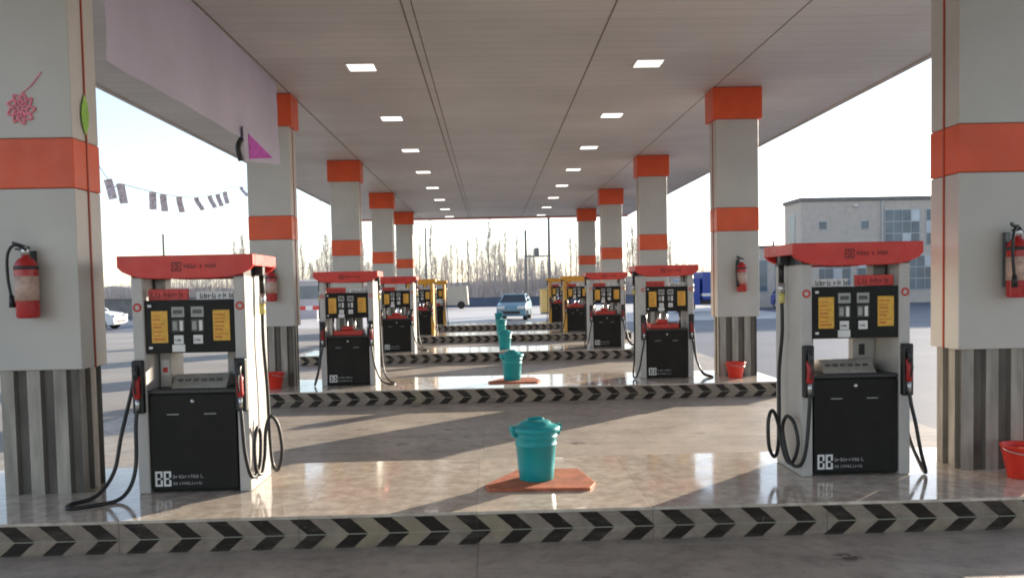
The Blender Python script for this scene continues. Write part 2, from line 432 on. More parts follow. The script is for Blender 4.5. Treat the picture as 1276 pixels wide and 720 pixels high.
def make_pump(kind, flip=False):
    t = thing('fuel_pump', 'x', 'fuel pump', group='fuel pumps on the islands')
    side_m = 'pump_yellow' if kind == 'yellow' else 'pump_grey'
    top_m = 'yellow_topper' if kind == 'yellow' else 'red_topper'
    W, Dp, H = .425, .29, 1.64
    for sx in (-1, 1):
        x0, x1 = sorted((sx * W, sx * (W - .088)))
        b = MB(); b.box(x0, x1, -Dp, Dp, 0.0, H, side_m, bev=.012)
        b.build('side_panel', t)
    # lower cabinet
    b = MB(); b.box(-.337, .337, -Dp + .03, Dp - .03, .015, .775, 'black_panel', bev=.004)
    b.box(-.337, .337, -Dp + .015, Dp - .015, .76, .785, 'dark_plastic', bev=.004)
    cab = b.build('cabinet', t)
    for sy in (-1, 1):
        Rm = Matrix.Rotation(math.pi, 4, 'Z') if sy > 0 else None
        b = MB(); b.box(-.325, .325, -Dp + .006, -Dp + .03, .03, .752, 'black_panel', bev=.006, mat=Rm)
        dr = b.build('door', t)
        b = MB(); b.lathe([(0, .008), (.014, .008), (.016, 0)], 'steel', mat=(Rm or Matrix()) @ Matrix.Translation((0, -Dp + .005, .70)) @ Matrix.Rotation(R(90), 4, 'X'), seg=12)
        b.build('lock', dr)
        for x in (-.15, .13):
            b = MB(); b.box(x - .045, x + .045, -Dp + .002, -Dp + .007, .598, .606, 'lcd_grey', mat=Rm); b.build('door_pull', dr)
        if kind != 'yellow':
            b = MB(); f = MB()
            emblem(f, -.30, .055, .115, -Dp + .0055, 'white_ink'); glyphs(f, -.165, .07, .115, .028, -Dp + .0055, 'lcd_grey', 3); glyphs(f, -.165, .05, .065, .024, -Dp + .0055, 'lcd_grey', 4)
            if Rm: bmesh.ops.transform(f.bm, matrix=Rm, verts=f.bm.verts[:])
            f.build('door_logo', dr)
    # recess: shelf unit, back pillar box
    b = MB()
    b.prism([(-.16, .785), (.13, .785), (.13, .84), (-.02, .885), (-.06, .885), (-.15, .80)], -.20, .22, 'shelf_steel', axis='x', bev=.004)
    for k in range(6): b.box(-.165 + k * .06, -.13 + k * .06, -.118, -.085, .832, .852, 'lcd_dark')
    b.build('keypad_shelf', t)
    if kind == 'grey':
        b = MB(); b.box(-.325, -.235, -.05, .22, .785, 1.065, side_m, bev=.008); b.box(-.31, -.25, -.054, -.05, .88, 1.0, 'white_label'); b.box(-.30, -.262, -.057, -.054, .90, .94, 'red_label')
        b.build('card_reader_post', t)
        b = MB(); b.box(.15, .335, .12, .2, .785, 1.065, side_m, bev=.006); b.box(.20, .25, .112, .12, .90, .99, 'dark_plastic', bev=.004); b.build('junction_box', t)
    else:
        b = MB(); b.box(-.25, .22, -.17, .1, .785, .865, 'red_label', bev=.01); b.box(-.12, .05, -.13, .08, .865, .93, 'red_label', bev=.02); b.build('receipt_tray', t)
        for x in (-.28, -.06, .06, .28):
            b = MB(); b.tube([(x, .05, .785), (x, .05, 1.07)], .02, 'steel', seg=10); b.build('meter_tube', t)
    # display head
    b = MB(); b.box(-.337, .337, -Dp + .02, Dp - .02, 1.065, 1.465, 'dark_plastic', bev=.004); hd = b.build('display_head', t)
    for sy in (-1, 1):
        Rm = Matrix.Rotation(math.pi, 4, 'Z') if sy > 0 else None
        yf = -Dp + .012
        b = MB(); b.box(-.333, .333, yf, -Dp + .02, 1.07, 1.46, 'black_panel', bev=.003, mat=Rm)
        fp = b.build('display_panel', t)
        for xa, xb, za, zb, sd in ((-.285, -.165, 1.145, 1.385, 1), (.175, .30, 1.155, 1.385, 2)):
            f = MB(); f.box(xa, xb, yf - .003, yf, za, zb, 'label_yellow')
            rnd = random.Random(sd)
            for q in range(7):
                zz = za + .02 + q * (zb - za - .03) / 7
                f.box(xa + .012, xb - .012 - rnd.uniform(0, .05), yf - .0045, yf - .003, zz, zz + rnd.uniform(.006, .016), 'label_orange')
            if Rm: bmesh.ops.transform(f.bm, matrix=Rm, verts=f.bm.verts[:])
            f.build('price_label', fp)
        for xc in (-.085, .06):
            f = MB()
            f.box(xc - .048, xc + .048, yf - .006, yf, 1.335, 1.415, 'lcd_grey', bev=.002); f.box(xc - .034, xc + .034, yf - .008, yf - .006, 1.362, 1.392, 'lcd_dark')
            f.box(xc - .048, xc + .048, yf - .006, yf, 1.225, 1.32, 'lcd_dark', bev=.002); f.box(xc - .040, xc - .008, yf - .008, yf - .006, 1.24, 1.305, 'lcd_grey')
            f.box(xc + .012, xc + .036, yf - .008, yf - .006, 1.235, 1.31, 'white_label')
            if Rm: bmesh.ops.transform(f.bm, matrix=Rm, verts=f.bm.verts[:])
            f.build('digit_display', fp)
            f = MB(); f.box(xc - .035, xc + .035, yf - .004, yf, 1.135, 1.2, 'white_label')
            glyphs(f, xc - .025, xc + .025, 1.155, .02, yf - .004, 'ink_dark', 9)
            if xc < 0: f.box(xc - .05, xc + .045, yf - .005, yf, 1.075, 1.13, 'white_label')
            if Rm: bmesh.ops.transform(f.bm, matrix=Rm, verts=f.bm.verts[:])
            f.build('sticker', fp)
        for za in (1.10, 1.415):
            f = MB(); f.box(-.31, -.283, yf - .003, yf, za, za + .018, 'white_label', mat=Rm); f.build('badge', fp)
    s = -1 if not flip else 1
    b = MB(); a0, a1 = sorted((s * .32, s * .02))
    b.box(a0, a1, -.235, -.205, 1.466, 1.55, 'red_label', bev=.004); glyphs(b, a0 + .02, a1 - .02, 1.485, .045, -.235, 'ink_red_dark', 5, wgl=.8)
    b.build('red_sign', t)
    b = MB(); a0, a1 = sorted((-s * .32, -s * .04))
    b.box(a0, a1, -.235, -.222, 1.466, 1.525, 'white_label'); glyphs(b, a0 + .03, a1 - .01, 1.475, .04, -.235, 'ink_dark', 12)
    b.build('white_sign', t)
    for x in (-.33, .33):
        b = MB(); b.box(x - .005 if x < 0 else x - .015, x + .015 if x < 0 else x + .005, -.1, .1, 1.465, 1.64, 'dark_plastic'); b.build('bracket', t)
    # topper
    def topshape(hw, z0, z1, n=14):
        pts = [(-hw, z1), (-hw, z1 - .085)]
        for i in range(n + 1):
            u = -1 + 2 * i / n; pts.append((u * hw * .93, z0 + (abs(u) ** 5) * .055))
        pts += [(hw, z1 - .085), (hw, z1)]
        return pts
    b = MB(); b.prism(topshape(.505, 1.625, 1.80), -Dp - .045, -Dp - .0, top_m, bev=.006); b.prism(topshape(.505, 1.625, 1.80), Dp, Dp + .045, top_m, bev=.006)
    b.box(-.505, .505, -Dp + .0, Dp, 1.715, 1.798, top_m); b.box(-.42, .42, -Dp, Dp, 1.64, 1.715, 'dark_plastic')
    tp = b.build('topper', t)
    if kind != 'yellow':
        b = MB(); yy = -Dp - .0455
        emblem(b, -.10, 1.68, .07, yy, 'ink_red_dark'); glyphs(b, -.01, .24, 1.70, .036, yy, 'ink_red_dark', 7)
        b.build('topper_logo', tp)
    for sx in (-1, 1):
        cx = sx * (W - .042)
        b = MB(); Tm = Matrix.Translation((cx, -Dp - .001, 1.415)) @ Matrix.Rotation(R(90), 4, 'X')
        b.lathe([(.032, 0), (.032, .003), (.018, .003), (.018, .0)], 'red_label', mat=Tm, seg=18); b.lathe([(0, .002), (.017, .002)], 'pump_grey' if kind != 'yellow' else 'pump_yellow', mat=Tm, seg=18)
        b.build('round_sticker', t)
        # holster and nozzle
        b = MB(); b.box(cx - .042, cx + .042, -Dp - .055, -Dp, .62, 1.02, 'black_rubber', bev=.012)
        hs = b.build('holster', t)
        b = MB(); b.tube([(cx, -Dp - .045, .89), (cx, -Dp - .07, .86), (cx, -Dp - .07, .79), (cx, -Dp - .055, .74)], .026, 'red_nozzle', seg=10)
        b.tube([(cx, -Dp - .05, .98), (cx, -Dp - .085, .93), (cx, -Dp - .07, .87)], .018, 'dark_plastic')
        b.tube([(cx - .0, -Dp - .10, .90), (cx, -Dp - .115, .84), (cx, -Dp - .09, .77)], .008, 'dark_plastic')
        b.tube([(cx, -Dp - .06, .74), (cx, -Dp - .065, .65)], .017, 'steel', seg=10)
        b.build('nozzle', t)
        # high hose fitting
        fx = sx * (W + .05)
        b = MB(); b.box(fx - .05 if sx > 0 else fx - .02, fx + .02 if sx > 0 else fx + .05, -.03, .03, 1.64, 1.715, 'dark_plastic', bev=.006)
        b.tube([(fx, 0, 1.66), (fx, 0, 1.50)], .022, 'black_rubber', seg=10); b.tube([(fx, 0, 1.50), (fx, -.01, 1.42)], .027, 'steel', seg=10)
        b.tube([(fx, -.01, 1.42), (fx, -.01, 1.34)], .024, 'yellow_grip', seg=10)
        b.build('hose_coupling', t)
    return t
HT = lambda sx: [(sx * .475, -.01, 1.36), (sx * .478, -.02, 1.1)]
def hose(t, sx, mid):
    cx = sx * (.425 - .042)
    pts = HT(sx) + [(sx * a, bb, c) for a, bb, c in mid] + [(cx + sx * .01, -.37, .55), (cx, -.355, .66)]
    b = MB(); b.tube(pts, .0145, 'black_rubber', seg=8, smooth_n=10); b.build('hose', t)
coil = [(.485, .02, .75), (.49, .03, .35), (.51, .02, .14), (.56, -.02, .11), (.60, -.04, .26), (.58, -.05, .46), (.53, -.08, .54), (.50, -.12, .44), (.49, -.14, .24), (.48, -.20, .12), (.46, -.27, .16), (.455, -.28, .36), (.47, -.24, .48), (.475, -.18, .40), (.47, -.22, .18), (.44, -.32, .12), (.41, -.37, .3)]
coil2 = [(.49, .02, .80), (.50, .0, .45), (.53, -.06, .20), (.58, -.12, .13), (.635, -.16, .22), (.64, -.16, .42), (.60, -.14, .50), (.55, -.12, .40), (.52, -.14, .20), (.50, -.20, .10), (.48, -.27, .13), (.46, -.31, .27), (.48, -.28, .42), (.51, -.20, .46), (.52, -.14, .34), (.50, -.22, .12), (.455, -.33, .10), (.42, -.37, .24)]
floorloop = [(.50, -.15, .80), (.56, -.24, .45), (.60, -.30, .18), (.68, -.42, .03), (.78, -.60, .015), (.74, -.72, .015), (.60, -.66, .015), (.46, -.50, .03), (.40, -.40, .2)]
vee = [(.48, -.04, .7), (.50, -.10, .3), (.54, -.22, .06), (.52, -.34, .03), (.46, -.38, .2), (.425, -.375, .4)]
lie = [(.49, -.03, .7), (.52, -.08, .28), (.60, -.14, .07), (.72, -.22, .015), (.70, -.34, .015), (.54, -.40, .07), (.44, -.39, .3)]
def lean_none(): pass
px = {'left': -2.275, 'right': 2.80}
PY = .80 + .24
pumps = {}
p = make_pump('grey'); hose(p, -1, floorloop); hose(p, 1, coil); p.location = (px['left'], YS[0] + PY, KH)
p['label'] = 'large grey pump with red topper at left, black hose looped on the floor'; 
p = make_pump('grey', True); hose(p, -1, coil2); hose(p, 1, vee); p.location = (px['right'], YS[0] + PY, KH)
p['label'] = 'large grey pump with red topper at right, hose coiled beside the bin side'
p['label'] = 'large grey pump with red topper beside the big right column, hose coiled on its left'
p2 = make_pump('mid'); hose(p2, -1, vee); hose(p2, 1, lie); p2.location = (px['left'], YS[1] + PY, KH)
p2['label'] = 'grey pump with red topper on the second island, left row, red tray inside'
dup(p2, (px['right'], YS[1] + PY, KH), 'grey pump with red topper on the second island, right row, hose beside the column')
dup(p2, (px['left'], YS[2] + PY, KH), 'smaller looking grey pump with red topper on the third island, left row')
dup(p2, (px['right'], YS[2] + PY, KH), 'smaller looking grey pump with red topper on the third island, right row')
p4 = make_pump('yellow'); hose(p4, -1, vee); hose(p4, 1, vee); p4.location = (px['left'], YS[3] + PY, KH)
p4['label'] = 'yellow framed pump on the fourth island, left row'
dup(p4, (px['right'], YS[3] + PY, KH), 'yellow framed pump on the fourth island, right row')
dup(p4, (px['left'], YS[4] + PY, KH), 'yellow framed pump farthest back in the left row')
dup(p4, (px['right'], YS[4] + PY, KH), 'yellow framed pump farthest back in the right row')

# ------------------------------------------------------------------ bins on slabs
def make_bin():
    t = thing('waste_bin', 'x', 'bin', group='teal plastic bins in the middle of the islands')
    b = MB(); b.lathe([(0, .0), (.128, .0), (.133, .006), (.142, .10), (.156, .28), (.162, .285), (.162, .295), (.158, .30), (.162, .345), (.168, .35), (.168, .36), (.163, .365), (.166, .395), (.174, .40), (.174, .412), (.164, .414), (.16, .40)], 'teal', seg=36)
    for a in (0, math.pi):
        Rm = Matrix.Rotation(a, 4, 'Z'); b.box(.165, .192, -.03, .03, .355, .402, 'teal', bev=.006, mat=Rm)
    b.build('body', t)
    b = MB(); b.lathe([(.181, .392), (.188, .395), (.190, .425), (.180, .436), (.150, .446), (.125, .450), (.118, .468), (.085, .482), (.04, .489), (0, .49)], 'teal', seg=36)
    for sx in (-1, 1): b.box(sx * .19 - .014, sx * .19 + .014, -.04, .04, .385, .445, 'teal', bev=.006)
    b.build('lid', t)
    b = MB(); b.tube([(-.06, 0, .478), (-.05, 0, .494), (0, 0, .499), (.05, 0, .494), (.06, 0, .478)], .011, 'teal', seg=8); b.build('handle', t)
    return t
bin0 = make_bin(); bin0.location = (.325, D0 + .84, KH + .022); bin0['label'] = 'largest teal lidded bin standing on the front island slab'; bin0.rotation_euler.z = .25; bin0.scale = (1, 1, .95)
for i, l in ((1, 'teal bin standing on the second island'), (2, 'small looking teal bin on the third island'), (3, 'teal bin on the fourth island in front of the blue car'), (4, 'faraway teal bin on the last island before the blue car')):
    dup(bin0, (.315, YS[i] + .83, KH + (.022 if i == 1 else 0)), l, rz=.4 * i)
for i, l in ((0, 'worn salmon red slab under the largest teal bin'), (1, 'thin reddish slab under the bin of the second island')):
    b = MB()
    b.prism([(-.40, -.16), (-.37, -.30), (.38, -.34), (.44, -.16), (.36, .34), (-.13, .36)], 0, .022, 'mat_red', axis='z', bev=.006)
    tag(b.build('floor_slab', loc=(.325, YS[i] + .84, KH)), l, 'slab', 'red slabs under the bins')
random.seed(8)
# ------------------------------------------------------------------ fire extinguishers
def make_ext():
    t = thing('fire_extinguisher', 'x', 'fire extinguisher', group='red fire extinguishers hung on the columns')
    b = MB(); b.lathe([(0, 0), (.07, 0), (.078, .01), (.08, .02), (.08, .37), (.074, .405), (.055, .435), (.03, .45), (.024, .47), (0, .47)], 'extinguisher', seg=26); b.build('cylinder', t)
    b = MB(); b.lathe([(.081, .13), (.0812, .13), (.0812, .31), (.081, .31)], 'ext_label', seg=26)
    f = MB(); b.build('label_sticker', t); f.bm.free()
    b = MB(); b.lathe([(.02, .465), (.03, .47), (.03, .51), (.018, .53), (0, .53)], 'steel', seg=12)
    b.prism([(-.09, .545), (.03, .51), (.03, .528), (-.09, .57)], -.012, .012, 'dark_plastic', bev=.002); b.prism([(-.07, .505), (.02, .495), (.02, .507), (-.07, .52)], -.012, .012, 'dark_plastic', bev=.002)
    b.build('valve', t)
    b = MB(); b.tube([(.02, -.02, .50), (-.06, -.03, .54), (-.115, -.03, .47), (-.12, -.03, .3), (-.10, -.03, .16)], .011, 'black_rubber'); b.tube([(-.10, -.03, .17), (-.097, -.03, .08)], .016, 'black_rubber', r1=.022, smooth_n=1); b.build('discharge_hose', t)
    b = MB(); b.box(-.03, .03, .075, .098, .08, .5, 'dark_plastic'); b.lathe([(.0815, .36), (.084, .36), (.084, .385), (.0815, .385)], 'dark_plastic', seg=26); b.build('bracket', t)
    return t
ex = make_ext(); ex.location = (-3.44, D0 + .80 - .10, 1.60); ex['label'] = 'red fire extinguisher on the big column at the left edge'
dup(ex, (4.03, D0 + .70, 1.60), 'red fire extinguisher on the big column at the right edge', rz=.5)
dup(ex, (-3.43, YS[1] + .70, 1.60), 'red fire extinguisher on the second left column, just behind the left pump')
dup(ex, (3.99, YS[1] + .70, 1.60), 'red fire extinguisher on the second right column above a red bucket', rz=.3)
# buckets
def make_bucket():
    t = thing('sand_bucket', 'x', 'bucket', group='red buckets at the column feet')
    b = MB(); b.lathe([(0, 0), (.10, 0), (.105, .01), (.15, .235), (.158, .24), (.158, .25), (.146, .25), (.144, .235), (.13, .2), (0, .195)], 'bucket', seg=28); b.build('body', t)
    b = MB(); b.tube([(-.155, 0, .23), (-.14, -.07, .21), (0, -.155, .19), (.14, -.07, .21), (.155, 0, .23)], .004, 'steel'); b.build('handle', t)
    return t
bk = make_bucket(); bk.location = (3.99, D0 + .56, KH); bk['label'] = 'red bucket at the foot of the big right column'
dup(bk, (3.84, YS[1] + .58, KH), 'red bucket at the foot of the second right column', rz=.6)
dup(bk, (-3.40, YS[1] + .58, KH), 'red bucket at the foot of the second left column, behind the left pump', rz=1.6)

# decorations on the left column
b = MB()
rnd = random.Random(4)
for k in range(9):
    a = k * 2 * math.pi / 9; r0 = .055
    b.tube([(math.cos(a) * .01, 0, math.sin(a) * .015), (math.cos(a) * r0, -.004, math.sin(a) * r0 * 1.3), (math.cos(a + .7) * (r0 + .05), -.002, math.sin(a + .7) * (r0 + .06)), (math.cos(a + 1.1) * .04, -.003, math.sin(a + 1.1) * .05)], .0085, 'pink', seg=6)
b.tube([(.02, 0, .12), (.09, -.002, .18), (.16, 0, .27)], .004, 'pink')
tag(b.build('painted_flower', loc=(-3.475, D0 + .797, 3.16)), 'pink flower scribble on the big left column above its red band', 'decoration')
b = MB(); b.prism([(0, -.15), (.05, -.07), (.06, .02), (.045, .09), (.0, .16), (-.045, .08), (-.06, 0), (-.045, -.08)], 0, .004, 'leaf_green', axis='x', mat=None)
tag(b.build('paper_leaf', loc=(-3.098, D0 + .80 + .19, 3.14)), 'green paper leaf stuck on the red seam of the big left column', 'decoration')

# ------------------------------------------------------------------ banner
bm = bmesh.new(); n1, n2 = 60, 14; g = []
ya, yb = 7.12, 12.78
for i in range(n1 + 1):
    u = i / n1; y = ya + (yb - ya) * u; row = []
    zb = 3.70 + .05 * u
    for j in range(n2 + 1):
        v = j / n2; z = CEIL - .01 + (zb - CEIL) * v
        x = -3.125 + .006 * math.sin(u * 37 + v * 2) * v + .012 * math.sin(u * 11 + 4 * v) * v + .006 * math.sin(v * 9 + u * 5)
        row.append(bm.verts.new((x, y, z)))
    g.append(row)
for i in range(n1):
    for j in range(n2):
        f = bm.faces.new((g[i][j], g[i + 1][j], g[i + 1][j + 1], g[i][j + 1])); f.smooth = True
me = bpy.data.meshes.new('banner'); bm.to_mesh(me); bm.free(); me.materials.append(M['banner'])
ban = bpy.data.objects.new('hanging_banner', me); C.objects.link(ban); tag(ban, 'long pale lilac cloth banner hung under the ceiling between the two left columns', 'banner')
b = MB(); b.prism([(10.9, 3.42), (10.88, 3.86), (12.75, 3.90), (12.74, 3.64)], -3.098, -3.094, 'banner', axis='x'); b.build('corner_flap', ban); b = MB(); b.prism([(11.1, 3.48), (11.08, 3.80), (12.3, 3.67)], -3.092, -3.088, 'banner_pink', axis='x'); b.build('corner_print', ban)
b = MB(); b.tube([(-3.13, 10.9, 3.70), (-3.15, 10.82, 3.58), (-3.13, 10.86, 3.42)], .035, 'black_rubber', seg=8); b.build('tie', ban)

# ------------------------------------------------------------------ bunting
def cam_pt(px_, py_, Y):  # survey data: direction of a photographed point -> place at depth Y
    f_, p_, yw, r_, cy_ = 1050.6, .0444, .0245, .0203, 403.
    a0, b0 = px_ - 638, py_ - cy_
    a = a0 * math.cos(r_) - b0 * math.sin(r_); bb = b0 * math.cos(r_) + a0 * math.sin(r_)
    x = a / f_; u = -bb / f_
    y = math.cos(p_) + u * math.sin(p_); z = u * math.cos(p_) - math.sin(p_)
    X = x * math.cos(yw) + y * math.sin(yw); Yy = -x * math.sin(yw) + y * math.cos(yw)
    return Vector((X * Y / Yy, Y, 1.765 + z * Y / Yy))
fl = [(134, 223, 12.9), (150, 229, 13.4), (190, 239, 15.0), (203, 242, 15.6), (223, 245, 16.8), (244, 246, 18.6), (261, 244, 20.2), (271, 242, 21), (280, 239, 21.8), (300, 233, 24.0)]
anch = [cam_pt(*q) for q in fl]
line = [Vector((-5.76, 11.0, 4.80))] + anch + [Vector((-5.76, 29.5, 4.82))]
bt = thing('bunting', 'string of small grey and mauve flags sagging between the left columns', 'bunting')
b = MB(); b.tube(line, .006, 'string', seg=4, smooth_n=5); b.build('string', bt)
for k, q in enumerate(anch):
    b = MB(); a = R([15, 25, 20, 30, 40, 50, 45, 40, 35, 50][k]); ln = R([-14, -8, 0, -4, -8, -25, -22, -16, -10, -32][k])
    w, h = .12, .31
    bb = bmesh.new(); vs = []
    for j in range(5):
        for i in range(2):
            vs.append(bb.verts.new(((i - .5) * w, .02 * math.sin(j * 1.3), -h * j / 4 - .005)))
    for j in range(4): bb.faces.new((vs[2 * j], vs[2 * j + 1], vs[2 * j + 3], vs[2 * j + 2]))
    b.merge(bb, 'flag_grey', mat=Matrix.Translation(q) @ Matrix.Rotation(ln, 4, 'Y') @ Matrix.Rotation(a, 4, 'Z'))
    b.build('flag', bt)

# ------------------------------------------------------------------ vehicles
def make_car(name, label, cat, body, loc, rz, L=3.9, W=1.66, H=1.42, group=None):
    t = thing(name, label, cat, loc, rz, group)
    h = L / 2; w = W / 2
    low = [(-h, .30), (-h + .05, .62), (-h + .25, .80), (-h + 1.05, .93), (h - .55, .95), (h - .05, .85), (h, .35), (h - .1, .22), (-h + .1, .22)]
    b = MB(); b.prism(low, -w, w, body, bev=.05); b.build('body', t)
    cab = [(-h + .95, .92), (-h + 1.55, H - .06), (-h + 1.85, H), (h - .75, H - .02), (h - .18, .94)]
    b = MB()
    bb = bmesh.new(); A = [bb.verts.new((x, -(w - .07 - (z - .9) * .28), z)) for x, z in cab]; B = [bb.verts.new((x, (w - .07 - (z - .9) * .28), z)) for x, z in cab]
    bb.faces.new(A); bb.faces.new(B[::-1])
    for i in range(5): bb.faces.new((A[i], B[i], B[(i + 1) % 5], A[(i + 1) % 5]))
    bmesh.ops.recalc_face_normals(bb, faces=bb.faces[:]); b.merge(bb, 'glass_dark'); b.build('windows', t)
    b = MB(); ww = w - .07 - (H - .9) * .28
    b.box(-h + 1.6, h - .72, -ww - .015, ww + .015, H - .05, H + .015, body, bev=.02)
    for x in (-h + 2.1, h - .95):
        for sy in (-1, 1): b.tube([(x, sy * (ww + .01), H - .03), (x + .08, sy * (w - .06), .93)], .035, body, seg=6)
    for sy in (-1, 1):
        b.tube([(-h + 1.6, sy * (ww), H - .03), (-h + .98, sy * (w - .07), .93)], .035, body, seg=6); b.tube([(h - .74, sy * ww, H - .03), (h - .2, sy * (w - .07), .95)], .04, body, seg=6)
    b.build('roof', t)
    for x in (-h + .68, h - .68):
        for sy in (-1, 1):
            T = Matrix.Translation((x, sy * (w - .1), .3)) @ Matrix.Rotation(R(90) * sy * -1, 4, 'X')
            b = MB(); b.lathe([(.17, -.09), (.28, -.09), (.30, -.05), (.30, .09), (.28, .12), (.19, .12), (.17, .10)], 'tyre', mat=T, seg=22); wh = b.build('wheel', t)
            b = MB(); b.lathe([(0, .09), (.06, .1), (.18, .095)], 'steel', mat=T, seg=14); b.build('rim', wh)
    for sy in (-1, 1):
        b = MB(); b.box(-h - .01, -h + .2, sy * (w - .25) - .18, sy * (w - .25) + .18, .58, .74, 'headlight', bev=.03); b.build('headlight', t)
        b = MB(); b.box(h - .12, h + .01, sy * (w - .18) - .1, sy * (w - .18) + .1, .60, .84, 'tail', bev=.02); b.build('tail_light', t)
    b = MB(); b.box(-h - .02, -h + .1, -.45, .45, .34, .48, 'dark_plastic', bev=.01); b.build('grille', t)
    return t
make_car('parked_car', 'light blue car beyond the canopy, right behind the line of teal bins', 'car', 'car_blue', (1.25, 44.5, .01), R(82), L=3.5, W=1.5, H=1.32)
make_car('parked_car', 'white car half hidden behind the left pump, by the far wall', 'car', 'car_white', (-20.6, 43.0, .006), R(180))
make_car('parked_car', 'dark blue car seen low between the second right column and the right pump', 'car', 'truck_blue', (19.1, 52.0, 0), R(100))
# small blue truck with box body
t = thing('box_truck', 'small blue truck with white stripe, seen between second right pump and column', 'truck', (13.1, 49.5, 0), R(8))
b = MB(); b.box(-1.0, 2.4, -.95, .95, .75, 2.35, 'truck_blue', bev=.04); b.build('cargo_box', t)
b = MB(); b.box(-1.02, 2.42, -.97, .97, .95, 1.12, 'white_paint'); b.build('stripe', t)
b = MB(); b.prism([(-2.5, .45), (-2.5, 1.15), (-2.1, 1.95), (-1.1, 2.0), (-1.1, .45)], -.85, .85, 'truck_blue', bev=.05); cb = b.build('cab', t)
b = MB(); b.prism([(-2.49, 1.2), (-2.13, 1.88), (-2.16, 1.9), (-2.53, 1.22)], -.7, .7, 'glass_dark'); b.build('windscreen', cb)
b = MB(); b.box(-2.3, 2.3, -.4, .4, .45, .74, 'dark_plastic'); b.build('chassis', t)
for x in (-1.8, 1.5):
    for sy in (-1, 1):
        b = MB(); b.lathe([(0, -.1), (.36, -.1), (.38, 0), (.36, .1), (0, .1)], 'tyre', mat=Matrix.Translation((x, sy * .8, .38)) @ Matrix.Rotation(R(90), 4, 'X'), seg=20); b.build('wheel', t)
# cream van far behind
t = thing('delivery_van', 'small cream van parked by the far wall behind the left yellow pumps', 'van', (-3.6, 69.0, 0), 0)
b = MB(); b.prism([(-1.9, .3), (-1.9, 1.0), (-1.2, 1.75), (-.9, 1.85), (1.7, 1.85), (1.8, .3)], -.8, .8, 'van_cream', bev=.06); b.build('body', t)
b = MB(); b.prism([(-1.83, 1.08), (-1.25, 1.68), (-.75, 1.68), (-.75, 1.08)], -.81, .81, 'glass_dark'); b.build('windows', t)
for x in (-1.2, 1.2):
    for sy in (-1, 1):
        b = MB(); b.lathe([(0, -.09), (.3, -.09), (.32, 0), (.3, .09), (0, .09)], 'tyre', mat=Matrix.Translation((x, sy * .74, .32)) @ Matrix.Rotation(R(90), 4, 'X'), seg=18); b.build('wheel', t)
# yellow cabinet
t = thing('service_cabinet', 'pale yellow cabinet with dark opening beside the farthest right yellow pump', 'cabinet', (3.5, 52.0, 0), R(12))
b = MB(); b.box(-.42, .42, -.3, .3, .1, 1.45, 'box_yellow', bev=.03); b.box(-.48, .48, -.36, .36, 1.45, 1.53, 'box_yellow', bev=.02); b.box(-.38, .38, -.26, .26, 0, .1, 'wall_stone'); b.build('body', t)
b = MB(); b.box(.02, .3, -.305, -.3, .5, 1.3, 'glass_dark'); b.build('opening', t)

# ------------------------------------------------------------------ walls, poles, buildings
b = MB(); b.box(-16, 13, 76, 76.3, -.1, .75, 'wall_blue'); b.box(-16.05, 13.05, 75.95, 76.35, .75, .82, 'wall_stone', bev=.01)
tag(b.build('boundary_wall'), 'low dark blue boundary wall crossing behind the bright lit far ground', 'wall')
b = MB(); b.box(-70, -17, 62, 62.3, -.1, 1.35, 'wall_stone'); b.box(-70, -17, 61.95, 62.35, 1.35, 1.42, 'wall_stone', bev=.01)
tag(b.build('boundary_wall'), 'dark stone wall behind the white car at left', 'wall')
def mpole(x, y, h, label, arm=True):
    t = thing('utility_pole', label, 'pole', (x, y, 0), group='thin utility poles in the background')
    b = MB(); b.tube([(0, 0, 0), (0, 0, h)], .11, 'pole', r1=.07, smooth_n=1); b.build('pole', t)
    if arm:
        b = MB(); b.box(-.5, .5, -.04, .04, h - .35, h - .27, 'pole'); b.build('crossarm', t)
    return t
mpole(-5.28, 70, 6.7, 'thin bare pole standing left of the poplars above the yellow pumps', False)
mpole(-22.9, 60, 5.9, 'thin pole rising above the topper of the left front pump', False)
mpole(19.6, 58, 4.5, 'short thin pole between second right column and right pump', False)
t = thing('transformer_stand', 'two tall poles joined by a crossbeam carrying a transformer', 'transformer', (3.95, 70, 0))
for x, h in ((-.97, 6.35), (.97, 9.2)):
    b = MB(); b.tube([(x, 0, 0), (x, 0, h)], .15, 'pole', r1=.10, smooth_n=1); b.build('pole', t)
b = MB(); b.box(-1.1, 1.1, -.08, .08, 4.12, 4.24, 'pole'); b.build('crossbeam', t)
b = MB(); b.lathe([(0, 0), (.2, 0), (.22, .05), (.22, .55), (.16, .62), (0, .64)], 'pole', c=(-.05, 0, 4.24), seg=14)
for x in (-.15, .0, .12): b.tube([(x - .03, 0, 4.84), (x - .02, 0, 5.1)], .03, 'pole', seg=6)
b.build('transformer', t)
b = MB(); b.tube([(.97, 0, 8.2), (-.5, 1, 6.5), (-.97, 0, 6.2)], .012, 'pole', seg=4); b.build('wire', t)
